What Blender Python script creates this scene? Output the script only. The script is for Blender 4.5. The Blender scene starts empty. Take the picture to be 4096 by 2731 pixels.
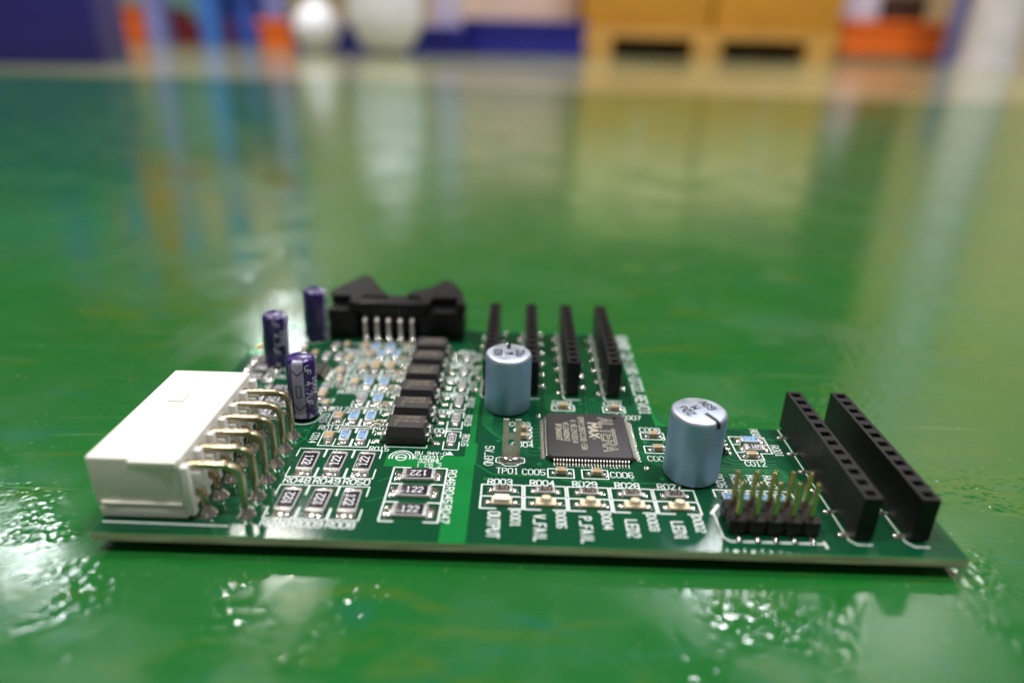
import bpy, bmesh, math, random
from mathutils import Vector, Matrix
random.seed(7)
C = bpy.context.scene.collection
S = 0.001            # every board measure below is in millimetres
ZB = 3.2             # height of the board's top face above the floor, mm
PI = math.pi

# ------------------------------------------------------------------ camera, world, lamps, exposure
cd = bpy.data.cameras.new('camera'); cam = bpy.data.objects.new('camera', cd); C.objects.link(cam)
cam.location = (57.10*S, -73.30*S, (62.49+ZB)*S)
cam.rotation_euler = (math.radians(66.128), math.radians(-1.403), math.radians(1.007))
cd.sensor_width = 36; cd.lens = 24.04; cd.clip_start = 0.004; cd.clip_end = 200
cd.dof.use_dof = True; cd.dof.focus_distance = 0.1115; cd.dof.aperture_fstop = 6.6
bpy.context.scene.camera = cam
w = bpy.data.worlds.new('World'); bpy.context.scene.world = w; w.use_nodes = True
bg = w.node_tree.nodes['Background']; bg.inputs[0].default_value = (0.95, 0.95, 0.92, 1); bg.inputs[1].default_value = 0.09
LAMPS = [(-4.6, 5.0, 22), (-2.35, 5.3, 52), (2.3, 5.3, 46), (3.6, 4.6, 15), (-3.7, 10.0, 55), (-1.7, -0.2, 120), (1.7, -0.2, 120), (-1.6, 1.5, 105), (1.6, 1.5, 105), (0.0, -4.0, 15)]
for i, (x, y, pw) in enumerate(LAMPS):
    ld = bpy.data.lights.new('ceiling_lamp', 'AREA'); ld.shape = 'RECTANGLE'; ld.size = 0.7; ld.size_y = 0.18
    ld.energy = pw*(.8 if 4 < y < 9 else 1); ld.color = (1.0, 0.96, 0.90) if i % 2 else (0.93, 0.96, 1.0)
    lo = bpy.data.objects.new('ceiling_lamp', ld); lo.location = (x, y, 4.6); C.objects.link(lo)
sc = bpy.context.scene
sc.view_settings.view_transform = 'Standard'; sc.view_settings.look = 'None'
sc.view_settings.exposure = 0.18; sc.view_settings.gamma = 1.0; sc.view_settings.use_curve_mapping = False
sc.cycles.max_bounces = 8; sc.cycles.glossy_bounces = 5; sc.cycles.sample_clamp_indirect = 8

# ------------------------------------------------------------------ materials
def mat(name, col, rough=0.5, metal=0.0, var=0.0, scale=400, bump=0.0, bscale=900, spec=0.5, coat=0.0, col2=None, rvar=0.0, sss=0.0, stretch=None):
    m = bpy.data.materials.new(name); m.use_nodes = True; nt = m.node_tree; N = nt.nodes; L = nt.links
    b = N['Principled BSDF']; b.inputs['Base Color'].default_value = (*col, 1); b.inputs['Roughness'].default_value = rough
    b.inputs['Metallic'].default_value = metal; b.inputs['Specular IOR Level'].default_value = spec; b.inputs['Coat Weight'].default_value = coat
    if sss: b.inputs['Subsurface Weight'].default_value = sss; b.inputs['Subsurface Radius'].default_value = (.002, .0018, .0014)
    tc = N.new('ShaderNodeTexCoord'); vec = tc.outputs['Object']
    if stretch:
        mp = N.new('ShaderNodeMapping'); mp.inputs['Scale'].default_value = stretch; L.new(vec, mp.inputs[0]); vec = mp.outputs[0]
    if var or rvar:
        n = N.new('ShaderNodeTexNoise'); n.inputs['Scale'].default_value = scale; n.inputs['Detail'].default_value = 5; L.new(vec, n.inputs['Vector'])
        if var:
            r = N.new('ShaderNodeValToRGB'); c2 = col2 or tuple(max(0, c*(1-var)) for c in col)
            r.color_ramp.elements[0].position = .35; r.color_ramp.elements[1].position = .65
            r.color_ramp.elements[0].color = (*c2, 1); r.color_ramp.elements[1].color = (*col, 1)
            L.new(n.outputs[0], r.inputs[0]); L.new(r.outputs[0], b.inputs['Base Color'])
        if rvar:
            mr = N.new('ShaderNodeMapRange'); mr.inputs[1].default_value = .3; mr.inputs[2].default_value = .7
            mr.inputs[3].default_value = max(0.02, rough-rvar); mr.inputs[4].default_value = rough+rvar
            L.new(n.outputs[0], mr.inputs[0]); L.new(mr.outputs[0], b.inputs['Roughness'])
    if bump:
        n2 = N.new('ShaderNodeTexNoise'); n2.inputs['Scale'].default_value = bscale; n2.inputs['Detail'].default_value = 3; L.new(vec, n2.inputs['Vector'])
        bp = N.new('ShaderNodeBump'); bp.inputs['Strength'].default_value = bump; bp.inputs['Distance'].default_value = 0.0001
        L.new(n2.outputs[0], bp.inputs['Height']); L.new(bp.outputs[0], b.inputs['Normal'])
    return m
M = dict(
 pour=mat('solder_mask_over_copper', (.003, .045, .018), .12, var=.35, scale=60, bump=.12, bscale=1500, col2=(.004, .056, .021), spec=.4),
 bare=mat('solder_mask_over_laminate', (.006, .17, .035), .14, var=.2, scale=80, bump=.12, bscale=1200),  # brighter green stands in for light passing through the copper-free laminate
 trace=mat('solder_mask_on_track', (.010, .115, .034), .14),
 fr4=mat('laminate_edge', (.60, .62, .38), .7, var=.5, scale=350, bump=.6, bscale=1800, stretch=(.25, .25, 3)),
 silk=mat('silkscreen_ink', (.66, .70, .68), .45, var=.12, scale=1200),
 tin=mat('solder', (.80, .76, .70), .16, 1, rvar=.05, scale=900, bump=.07, bscale=500),
 tinm=mat('tinned_lead', (.72, .68, .62), .30, 1, rvar=.08, scale=1500),
 brass=mat('tinned_brass_pin', (.60, .52, .37), .27, 1, var=.4, scale=180, col2=(.44, .36, .24), rvar=.06),
 gold=mat('gold_plating', (.80, .62, .28), .22, 1, rvar=.06, scale=1500),
 blk=mat('black_plastic', (.004, .0035, .004), .45, spec=.32, var=.4, scale=500, bump=.4, bscale=2500, rvar=.08),
 mould=mat('moulding_compound', (.040, .036, .038), .52, spec=.35, var=.25, scale=2500, bump=.7, bscale=5000),
 laser=mat('laser_marking', (.34, .31, .24), .6),
 lasero=mat('faint_marking', (.20, .16, .10), .6),
 nylon=mat('ivory_nylon', (.83, .79, .71), .42, var=.06, scale=120, sss=.15, bump=.15, bscale=700),
 purple=mat('purple_sleeve', (.030, .012, .115), .22, coat=.4, var=.3, scale=200, bump=.2, bscale=300),
 stripe=mat('sleeve_stripe', (.30, .29, .40), .32, coat=.3),
 sleeve_ink=mat('sleeve_print', (.62, .60, .70), .4),
 dark_ink=mat('dark_print', (.012, .010, .018), .4),
 can=mat('aluminium_reflection_tint', (.28, .45, .60), .50, .6, var=.2, scale=260, col2=(.22, .38, .54), rvar=.1, bump=.25, bscale=500, stretch=(1, 1, .15)),  # blue tint of the reflected surroundings is put into the base colour
 cantop=mat('brushed_aluminium', (.60, .66, .78), .42, .9, rvar=.08, scale=600, bump=.2, bscale=900),
 rubber=mat('dark_rubber', (.01, .01, .01), .7),
 ceramic=mat('white_ceramic', (.62, .60, .58), .4),
 blade=mat('tinned_blade', (.60, .56, .46), .34, 1, rvar=.08, scale=300),
 rblk=mat('resistor_glaze', (.022, .016, .022), .22),
 rblu=mat('blue_glaze', (.25, .43, .68), .25),
 rink=mat('resistor_print', (.62, .62, .64), .4),
 tan=mat('tan_ceramic', (.39, .27, .14), .4, var=.15, scale=900),
 endcap=mat('end_metal', (.70, .68, .66), .32, .8, rvar=.1, scale=1500),
 led=mat('milky_resin', (.74, .62, .44), .3, sss=.1, var=.12, scale=700),
 ledw=mat('pale_lamp_resin', (.80, .66, .54), .35),
)

# ------------------------------------------------------------------ mesh helpers (mm)
class MB:
    def __init__(s): s.v = []; s.f = []; s.m = []; s.mats = []; s.sm = []
    def mi(s, m):
        if m not in s.mats: s.mats.append(m)
        return s.mats.index(m)
    def add(s, vs, fs, m, smooth=False):
        o = len(s.v); s.v += [tuple(v) for v in vs]; k = s.mi(m)
        for f in fs: s.f.append([o+i for i in f]); s.m.append(k); s.sm.append(smooth)
    def box(s, x0, x1, y0, y1, z0, z1, m, r=0.0, rot=None, seg=2):
        bm = bmesh.new(); bmesh.ops.create_cube(bm, size=1)
        for v in bm.verts: v.co = Vector(((x0+x1)/2+v.co.x*(x1-x0), (y0+y1)/2+v.co.y*(y1-y0), (z0+z1)/2+v.co.z*(z1-z0)))
        if r: bmesh.ops.bevel(bm, geom=list(bm.edges), offset=r, segments=seg, profile=.6, affect='EDGES', clamp_overlap=True)
        if rot: bmesh.ops.transform(bm, matrix=rot, verts=bm.verts)
        bm.verts.index_update(); s.add([v.co for v in bm.verts], [[v.index for v in f.verts] for f in bm.faces], m, bool(r)); bm.free()
    def prism(s, poly, z0, z1, m, mside=None, bottom=True):
        n = len(poly); vs = [(x, y, z1) for x, y in poly]+[(x, y, z0) for x, y in poly]
        s.add(vs, [list(range(n))], m)
        o = len(s.v)-2*n
        for i in range(n):
            j = (i+1) % n; s.f.append([o+n+i, o+n+j, o+j, o+i]); s.m.append(s.mi(mside or m)); s.sm.append(False)
        if bottom: s.f.append([o+n+i for i in range(n)][::-1]); s.m.append(s.mi(m)); s.sm.append(False)
    def lathe(s, prof, m, cx=0, cy=0, n=40, sx=1, sy=1, tf=None, ms=None):
        """prof = [(r, z), ...] from bottom to top; ms = one material per band"""
        vs = []
        for r, z in prof:
            for i in range(n):
                a = 2*PI*i/n; vs.append((cx+sx*r*math.cos(a), cy+sy*r*math.sin(a), z))
        if tf: vs = [tuple(tf @ Vector(v)) for v in vs]
        o = len(s.v); s.v += vs
        for k in range(len(prof)-1):
            mm = s.mi(ms[k] if ms else m)
            for i in range(n):
                j = (i+1) % n; s.f.append([o+k*n+i, o+k*n+j, o+(k+1)*n+j, o+(k+1)*n+i]); s.m.append(mm); s.sm.append(True)
        if prof[-1][0] > 1e-4: s.f.append([o+(len(prof)-1)*n+i for i in range(n)]); s.m.append(s.mi(ms[-1] if ms else m)); s.sm.append(False)
        if prof[0][0] > 1e-4: s.f.append([o+i for i in range(n)][::-1]); s.m.append(s.mi(ms[0] if ms else m)); s.sm.append(False)
    def sweep(s, path, wx, wy, m, side=Vector((0, 1, 0)), smooth=True, r=0.25):
        """rounded-rectangle section wx (along side) by wy swept along path"""
        sec = []
        for cx, cy, a0 in ((1, 1, 0), (-1, 1, 90), (-1, -1, 180), (1, -1, 270)):
            for k in range(3):
                a = math.radians(a0+45*k); sec.append((cx*(wx/2)*(1-r)+wx/2*r*math.cos(a), cy*(wy/2)*(1-r)+wy/2*r*math.sin(a)))
        P = [Vector(p) for p in path]; n = len(sec); o = len(s.v)
        for i, p in enumerate(P):
            t = (P[min(i+1, len(P)-1)]-P[max(i-1, 0)]).normalized(); sd = (side-t*side.dot(t)).normalized(); up = t.cross(sd)
            for a, b in sec: s.v.append(tuple(p+sd*a+up*b))
        k = s.mi(m)
        for i in range(len(P)-1):
            for j in range(n):
                q = (j+1) % n; s.f.append([o+i*n+j, o+i*n+q, o+(i+1)*n+q, o+(i+1)*n+j]); s.m.append(k); s.sm.append(smooth)
        s.f.append([o+j for j in range(n)][::-1]); s.m.append(k); s.sm.append(False)
        s.f.append([o+(len(P)-1)*n+j for j in range(n)]); s.m.append(k); s.sm.append(False)
    def mesh(s, name, scale=S):
        me = bpy.data.meshes.new(name); me.from_pydata([(x*scale, y*scale, z*scale) for x, y, z in s.v], [], s.f)
        for m in s.mats: me.materials.append(M[m] if isinstance(m, str) else m)
        for i, p in enumerate(me.polygons): p.material_index = s.m[i]; p.use_smooth = s.sm[i]
        me.update()
        bm = bmesh.new(); bm.from_mesh(me); bmesh.ops.recalc_face_normals(bm, faces=bm.faces) if name not in FLAT else None
        bm.to_mesh(me); bm.free(); me.set_sharp_from_angle(angle=math.radians(40))
        return me
FLAT = {'silkscreen', 'marking', 'sleeve_print', 'copper_track'}
# stroke font, 4 by 6 grid
G = {'0': '10 30 41 45 36 16 05 01 10', '1': '15 26 20|10 30', '2': '05 16 36 45 44 00 40', '3': '05 16 36 45 44 33 13|33 42 41 30 10 01', '4': '30 36 02 42',
 '5': '46 06 03 33 42 41 30 10 01', '6': '45 36 16 05 01 10 30 41 42 33 13 02', '7': '06 46 10', '8': '13 04 05 16 36 45 44 33 13 02 01 10 30 41 42 33',
 '9': '01 10 30 41 45 36 16 05 04 13 33 44', 'A': '00 26 40|12 32', 'B': '00 06 36 45 44 33 03|33 42 41 30 00', 'C': '41 30 10 01 05 16 36 45',
 'D': '00 06 26 44 42 20 00', 'E': '40 00 06 46|03 33', 'F': '00 06 46|03 33', 'G': '45 36 16 05 01 10 30 41 43 23', 'H': '00 06|40 46|03 43', 'I': '20 26',
 'J': '01 10 20 31 36', 'K': '00 06|46 02|13 40', 'L': '06 00 40', 'M': '00 06 23 46 40', 'N': '00 06 40 46', 'O': '10 30 41 45 36 16 05 01 10', 'P': '00 06 36 45 44 33 03',
 'R': '00 06 36 45 44 33 03|23 40', 'S': '01 10 30 41 42 33 13 04 05 16 36 45', 'T': '06 46|26 20', 'U': '06 01 10 30 41 46', 'V': '06 20 46', 'W': '06 10 24 30 46',
 'X': '00 46|06 40', 'Y': '06 23 46|23 20', 'Z': '06 46 00 40', '_': '00 40', '-': '13 33', '.': '20 21', 'u': '04 01 10 30 41|44 40', '*': '13 33|14 34|23 24', '+': '13 33|22 24', ' ': ''}
_k = [0]
def stroke(mb, a, b, wd, m, fn):
    if getattr(fn, 'wrap', False) and abs(a[0]-b[0]) > .3:
        n = int(abs(a[0]-b[0])/.3)+1; pts = [(a[0]+(b[0]-a[0])*i/n, a[1]+(b[1]-a[1])*i/n) for i in range(n+1)]
        for p, q in zip(pts, pts[1:]): stroke1(mb, p, q, wd, m, fn)
    else: stroke1(mb, a, b, wd, m, fn)
def stroke1(mb, a, b, wd, m, fn):
    _k[0] = (_k[0]+1) % 23; dz = _k[0]*0.0006
    ax, ay = a; bx, by = b; an = math.atan2(by-ay, bx-ax); pts = []
    for k in range(5): t = an+PI/2+PI*k/4; pts.append((ax+wd/2*math.cos(t), ay+wd/2*math.sin(t)))
    for k in range(5): t = an-PI/2+PI*k/4; pts.append((bx+wd/2*math.cos(t), by+wd/2*math.sin(t)))
    mb.add([fn(x, y, dz) for x, y in pts], [list(range(10))], m)
def text(mb, s, x, y, h, adv=None, rot=0, wd=None, m='silk', fn=None, z=.035, slant=0):
    """x, y = start of the baseline; rot 0 reads along +x, -90 reads towards the viewer with letter tops to +x"""
    adv = adv or h*.72; gw = adv*.74; wd = wd or h*.15; ca, sa = math.cos(math.radians(rot)), math.sin(math.radians(rot))
    fn = fn or (lambda u, v, d: (u, v, z+d))
    for i, ch in enumerate(s):
        for st in G[ch].split('|'):
            p = [(i*adv+int(q[0])/4*gw+slant*int(q[1])/6*h, int(q[1])/6*h) for q in st.split()]
            p = [(x+u*ca-v*sa, y+u*sa+v*ca) for u, v in p]
            for a, b in zip(p, p[1:]): stroke(mb, a, b, wd, m, fn)
def poly_line(mb, pts, wd, m='silk', z=.03, closed=False):
    pts = list(pts)+([pts[0]] if closed else [])
    for a, b in zip(pts, pts[1:]): stroke(mb, a, b, wd, m, lambda u, v, d: (u, v, z+d))

# ------------------------------------------------------------------ object helpers
def link(name, me, parent=None, loc=(0, 0, 0), rot=(0, 0, 0), **props):
    o = bpy.data.objects.new(name, me); C.objects.link(o)
    if parent: o.parent = parent
    o.location = [c*S for c in loc]; o.rotation_euler = rot
    for k, v in props.items(): o[k] = v
    return o
PROTO = {}
def place(key, build, parent, loc, rotz=0, tilt=(0, 0), label=None):
    """build() -> [(name, mesh), ...], the first being the part and the rest its sub-parts; repeats share the meshes"""
    if key not in PROTO: PROTO[key] = build()
    if key[0] == 'r' or key[:3] == 'cap': loc = (loc[0]+random.uniform(-.07, .07), loc[1]+random.uniform(-.07, .07), loc[2]); rotz += math.radians(random.uniform(-1.8, 1.8))
    items = PROTO[key]; o = link(items[0][0], items[0][1], parent, loc, (tilt[0], tilt[1], rotz))
    if label: o['label'] = label
    for n, me in items[1:]: link(n, me, o)
    return o

board = bpy.data.objects.new('circuit_board', None); C.objects.link(board); board.location = (0, 0, ZB*S)
board['label'] = 'populated green circuit board lying on the green floor'; board['category'] = 'circuit board'

# ------------------------------------------------------------------ bare board
pb = MB()
OUT = [(0, 0), (119, 0), (119, 32.8), (85, 32.8), (83.9, 33.2), (83.1, 34.2), (82.8, 35.6), (82.8, 73.8), (0, 73.8)]
pb.prism(OUT, -1.3, 0, 'bare', 'fr4')
panel = link('board_panel', pb.mesh('board_panel'), board)
cp = MB()
cp.prism([(.12, .12), (47.3, .12), (47.3, 17.6), (36.6, 17.6), (36.6, 21.1), (49.2, 21.1), (49.2, 26.5), (49.7, 27), (49.7, 73.2), (6, 73.2), (6, 57), (.12, 57)], .004, .018, 'pour')
cp.prism([(51, .12), (118.88, .12), (118.88, 32.6), (82.3, 32.6), (82.3, 73.2), (50.6, 73.2), (50.6, 25.4), (51.2, 24.7), (51.2, 19.3), (51, 19)], .004, .018, 'pour')
link('copper_pour', cp.mesh('copper_pour'), panel)
tr = MB()
def track(pts, wd=.22): poly_line(tr, pts, wd, 'trace', .022)
track([(49.7, 73), (49.7, 26.4), (51.1, 24.8), (51.1, 19.1), (54, 16.3), (64, 16), (68, 13.9)], .3)
for i in range(9):      # fan from the left side of the large chip round the can capacitor
    track([(61.6, 22+i*1.2), (59.8-i*.12, 22.2+i*1.1), (56.5-i*.5, 25+i*.9), (53.2-i*.22, 28.6+i*.35), (53.2-i*.22, 42)], .16)
for i in range(8):      # from the chip's back side to the back headers
    track([(64+i*.9, 35.4), (64+i*.9, 36.2+i*.12), (62.9+i*.35, 38+i*.25), (62.9+i*.35, 48), (62.4+i*.3, 60)], .16)
for i in range(6):
    track([(70.6+i*.7, 35.4), (70.6+i*.7, 42+i*.5), (71.2+i*.35, 46), (71.2+i*.35, 66)], .16)
for i in range(6):
    track([(76.6, 36+i*.45), (79.8+i*.3, 37.2+i*.7), (79.8+i*.3, 52-i), (79.6, 60)], .14)
for i in range(7):      # from the chip's right side to the lower right
    track([(78, 21.3+i*.55), (79.6, 20.9+i*.35), (84+i*.2, 17.8+i*.3), (90, 17.6+i*.36), (98.6+i*.25, 17.6+i*.36), (101, 16+i*.3)], .18)
for i in range(6):
    track([(70+i*.7, 19), (70+i*.7, 15.6-i*.12), (73+i*.6, 14.9), (79+i*.5, 15.3)], .15)
for p in ([(92.4, 23.3), (93.2, 22.3), (100.2, 22.3)], [(91.6, 22.3), (92.8, 21.3), (100.1, 21.3)], [(90.6, 20.6), (99.9, 20.6), (102.3, 17)], [(90.4, 19.9), (99.5, 19.9), (102, 16.6)],
          [(94.3, 28.1), (96, 28.1)], [(94.3, 25.6), (96, 25.6)], [(94.3, 24.4), (95.4, 24.4)], [(100.8, 29.3), (103.2, 29)], [(94.8, 32.3), (97.5, 32.1), (98.8, 30.8), (102, 28.6)],
          [(20.4, 21.4), (22, 24.8), (22, 29), (23, 35), (24, 52)], [(21, 25.6), (23, 24), (36, 23)], [(36.6, 13.5), (38.4, 14.8)], [(35.8, 8.5), (38.6, 10)], [(49, 30), (49, 60)], [(20.6, 17), (21.6, 15), (22, 14.4)],
          [(24.2, 43), (22.6, 38), (22.2, 34)], [(33.2, 29.4), (33.2, 30.2), (35.6, 31.4)]): track(p)
for x, y in ((61.4, 19.5), (78.6, 19.6), (61.6, 24.2), (54.6, 26), (61.7, 35), (79.6, 27), (83, 27.2), (81, 22.6), (69.5, 40), (72, 41.5), (67, 36.5), (76, 15.8), (80.6, 16.4), (67.6, 15), (53, 15), (86.6, 30), (21.4, 27.6), (20.8, 25.5), (33.2, 36.2), (53, 33.5), (97.8, 19), (84.5, 21)):
    tr.lathe([(.42, .005), (.42, .045), (.2, .05), (.16, .02)], 'trace', x, y, 14)
link('copper_track', tr.mesh('copper_track'), panel)
mh = MB(); mh.lathe([(1.25, .004), (1.25, .04), (.8, .045), (.75, .01)], 'gold', 1.9, 61.3, 28); link('plated_hole', mh.mesh('plated_hole'), panel)

# ------------------------------------------------------------------ silkscreen
sk = MB()
def T(s, x, y, h=1.3, adv=.95, rot=0, wd=.2): text(sk, s, x, y, h, adv, rot, wd*.76)
def rect(x0, x1, y0, y1, wd=.2): poly_line(sk, [(x0, y0), (x1, y0), (x1, y1), (x0, y1)], wd, closed=True)
def bracketv(x0, x1, y0, y1, g0, g1, wd=.2):       # box open in the middle of its long (y) sides
    poly_line(sk, [(x0, g1), (x0, y1), (x1, y1), (x1, g1)], wd); poly_line(sk, [(x0, g0), (x0, y0), (x1, y0), (x1, g0)], wd)
def bracketh(x0, x1, y0, y1, g0, g1, wd=.22, top=True, bottom=True):
    if top: poly_line(sk, [(x0, y1), (g0, y1)], wd); poly_line(sk, [(g1, y1), (x1, y1)], wd)
    if bottom: poly_line(sk, [(x0, y0), (g0, y0)], wd); poly_line(sk, [(g1, y0), (x1, y0)], wd)
    poly_line(sk, [(x0, y0), (x0, y1)], wd); poly_line(sk, [(x1, y0), (x1, y1)], wd)
for i in range(3):
    x = 22.1+i*4.55
    bracketv(x, x+4.4, 14.1, 22, 16.6, 19.7); bracketv(x, x+4.4, 4.1, 12, 6.6, 9.7)
    T('R04%d' % (8+i) if i < 2 else 'R050', x+.2, 12.5, 1.3, 1.05, wd=.26); T(('R010', 'R009', 'R008')[i], x+.2, 2.4, 1.3, 1.05, wd=.26)
for y0, y1, t, b in ((13.3, 17.4, 1, 0), (8.8, 13.1, 1, 0), (4.2, 8.6, 1, 1)):
    bracketh(38.4, 46.8, y0, y1, 40.4 if y0 < 12 else 41, 44.8 if y0 < 12 else 44, .26, True, bool(b))
T('R046', 47.1, 17.0, 1.2, 1.05, -90, .25); T('R045', 47.1, 12.6, 1.2, 1.05, -90, .25); T('R047', 47.1, 8.1, 1.2, 1.05, -90, .25)
ROW = 6.6
for r in range(6):
    y = 22.9+r*ROW
    if r not in (2,): poly_line(sk, [(24.6, y+.1), (27.1, y+.1)], .2); poly_line(sk, [(24.6, y+.1), (24.6, y+4.6), (27.1, y+4.6)], .2)
    for x in (27.1, 30.1): bracketv(x, x+2.8, y, y+5.9, y+2.3, y+4.4)
    T(('R014', 'R017', 'R031', 'R011', 'R020', 'R035')[r], 23.4, y+5.1, 1.3, .9); T(('R013', 'R012', 'R018', 'R021', 'R023', 'R024')[r], 32.9, y+5.6, 1.3, .9)
    if r != 2: T(('C014', 'C015', '', 'C020', 'C021', 'C024')[r], 22.9, y+3.9, 1.15, .82, -90)
    bracketv(45.4, 48.0, y, y+5.7, y+2.4, y+3.9); poly_line(sk, [(44.7, y+4.3), (45.2, y+5.9), (46.2, y+5.9)], .28)
    T(('R016', 'R019', 'R032', 'R033', 'R036', 'R038')[r], 48.4, y+4.8, 1.1, .95, -90)
    if r < 5: T(('C001', 'C002', 'C003', 'C004', 'C005')[r].replace('C', 'L'), 42.6, y+5.3, 1.25, .85)
    poly_line(sk, [(35.7, y+.9), (35.7, y+.3), (42.7, y+.3), (42.7, y+1.1)], .18); poly_line(sk, [(42.75, y+2.3), (42.75, y+3.5)], .16)
T('R015', 33.4, 21.9, 1.2, .85)
rect(60.3-2.2, 60.25, 28.8, 30.8); rect(60.3-2.2, 60.25, 26, 28.2); T('C003', 56.4, 31.1, 1.3, .95); T('C004', 56.9, 24.4, 1.3, .95)
rect(64.1, 68.2, 37.1, 39.0); T('C002', 64.3, 39.4, 1.3, .95); rect(73.6, 77.6, 36.9, 39.0); T('C001', 73.9, 39.4, 1.3, .95)
rect(62.7, 66.8, 15.9, 18.3); T('C005', 58.7, 16.5, 1.45, .95); rect(68.1, 72.2, 15.9, 18.3); T('C006', 72.6, 16.4, 1.45, .95)
T('TP01', 54.6, 16.6, 1.5, .92); T('5V_GND', 52.5, 24.3, 1.4, .98, -90)
poly_line(sk, [(54.4, 20.9), (54.4, 19.7), (55.2, 19.4), (55.9, 18.7), (57.5, 18.7), (58.2, 19.4), (59, 19.7), (59, 20.9), (58.2, 21.2)], .18); poly_line(sk, [(54.4, 20.9), (55.2, 21.2)], .18)
rect(79.2, 83.2, 28, 30.1); T('C008', 79.3, 30.4, 1.4, .95); rect(79.2, 83.2, 23.7, 25.8); T('C009', 79.3, 21.4, 1.4, .95); T('C007', 76.6, 34.5, 1.4, .95)
for i, (n, d, t) in enumerate((('R003', 'D001', 'OUTPUT'), ('R004', 'D005', 'V_FAIL'), ('R029', 'D004', 'P_FAIL'), ('R028', 'D003', 'LED2'), ('R027', 'D002', 'LED1'))):
    x = 52.5+i*6.53
    bracketh(x, x+6.2, 11.0, 13.6, x+1.9, x+4.3, .24, True, False); bracketh(x, x+6.2, 7.8, 10.7, x+2.3, x+4.2, .26, True, True)
    T(n, x+.9, 13.7, 1.35, .98, 0, .26); T(d, x+4.6, 7.4, 1.25, .92, -90, .26)
    T(t, x+1.35, (7.0, 6.6, 6.5, 6.1, 6.0)[i], 1.6, .97, -90, .3)
poly_line(sk, [(104.1, 32.6), (104.1, 3.2), (104.9, 2.3), (106.9, 2.3)], .22); poly_line(sk, [(111.9, 32.6), (111.9, 3.2), (112.7, 2.2), (114.7, 2.2)], .22)
poly_line(sk, [(86.6, 8.4), (86.6, 3), (87.4, 2.2), (100.1, 2.2)], .26); poly_line(sk, [(86.3, 8.2), (87.7, 10.2)], .5); poly_line(sk, [(100.4, 2.6), (100.4, 1.4)], .3)
poly_line(sk, [(87.9, 12.2), (87.9, 14), (99.8, 14), (99.8, 12.2)], .24)
for i, t in enumerate(('R026', 'R025', 'R006', 'R007')): T(t, 89.0+i*2.6, 18.1, 1.3, .92, -90); poly_line(sk, [(90.5+i*2.6, 14), (90.5+i*2.6, 12.6)], .2)
poly_line(sk, [(94.5, 29.7), (100.6, 29.7), (100.6, 24.6), (98.6, 24.6), (98.6, 22.5), (94.7, 22.5), (94.5, 24.8)], .2, closed=True); poly_line(sk, [(94.5, 27.2), (95.9, 27.2)], .2); poly_line(sk, [(99.5, 27.2), (100.6, 27.2)], .2); poly_line(sk, [(94.5, 24.8), (95.9, 24.8)], .2)
T('R002', 99, 33.4-1.1, 1.25, .85, -90); T('R001', 101.0, 27.2, 1.3, .88, -90); T('C012', 95.1, 20.8, 1.3, .88)
for x in (52.3, 60.3, 68.1, 75.9):
    poly_line(sk, [(x-1.7, 73), (x-1.7, 42.2), (x-1.3, 41.3), (x+1.5, 41.3)], .2)
T('BOARD CU', 80.2, 72.4, 2.1, 1.56, -90, .34); T('-1180-0722_REV01', 80.3, 60.3, 2.0, 1.5, -90, .3)
poly_line(sk, [(.6, 2.3), (18, 2.1)], .25)
cc = [(19.9+2.75*math.cos(a), 32.2+2.75*math.sin(a)) for a in [2*PI*i/36 for i in range(36)]]; poly_line(sk, cc, .22, closed=True)
for cx, cy in ((8.1, 52.8), (12.2, 66.5)): poly_line(sk, [(cx+2.75*math.cos(2*PI*i/30), cy+2.75*math.sin(2*PI*i/30)) for i in range(30)], .2, closed=True)
# round emblem and approval lettering
for rr, a0, a1 in ((.85, 0, 360), (1.45, -15, 195), (1.95, -12, 192)):
    poly_line(sk, [(39+rr*math.cos(math.radians(a0+(a1-a0)*i/24)), 20.2+rr*math.sin(math.radians(a0+(a1-a0)*i/24))) for i in range(25)], .22)
poly_line(sk, [(38.4, 20.2), (39.6, 20.2)], .3)
T('RU 94V-0', 41.1, 21.2, .85, .66, 0, .17); T('E193317', 41.2, 20.0, .9, .68, 0, .17); T('328ML', 41.9, 18.9, .95, .8, 0, .18); T('1 CB 2', 41.8, 17.7, .85, .68, 0, .14)
sk.add([(46, 21.3, .034), (47.4, 21.3, .034), (46.7, 22.4, .034)], [[0, 1, 2]], 'silk')
T('R041', 11.2, 53.2, 1.3, .95); T('R039', 10.6, 49.6, 1.3, .95); T('R040', 10.2, 46.6, 1.3, .95); T('C019', 14.8, 46.4, 1.3, .9); T('C022', 20.3, 37.5, 1.3, .85); T('C018', 21.0, 34.4, 1.3, .8)
T('C016', 20.6, 46.5, 1.2, .85, -90); T('C017', 22.6, 47.5, 1.2, .85, -90); T('R042', 20.5, 59.6, 1.3, .9); T('R043', 25, 62.6, 1.3, .9)
for x0, x1, y0, y1 in ((9.2, 15.6, 31, 34), (9.2, 15.6, 35.6, 38.6), (9.2, 15.6, 40.2, 43.4), (2.5, 9.5, 45, 48), (2.5, 9.5, 49, 52), (2.5, 9.5, 53, 56)): bracketh(x0, x1, y0, y1, x0+2, x1-2, .2)
for x, y in ((20.2, 47.5), (20.6, 53)): rect(x+.4, x+3, y, y+4.4, .18)
for x0 in (23.5, 26.6, 29.7): bracketv(x0-3.2, x0-.6, 58.5+2, 64, 61.5, 63)
link('silkscreen', sk.mesh('silkscreen'), panel)

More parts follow.
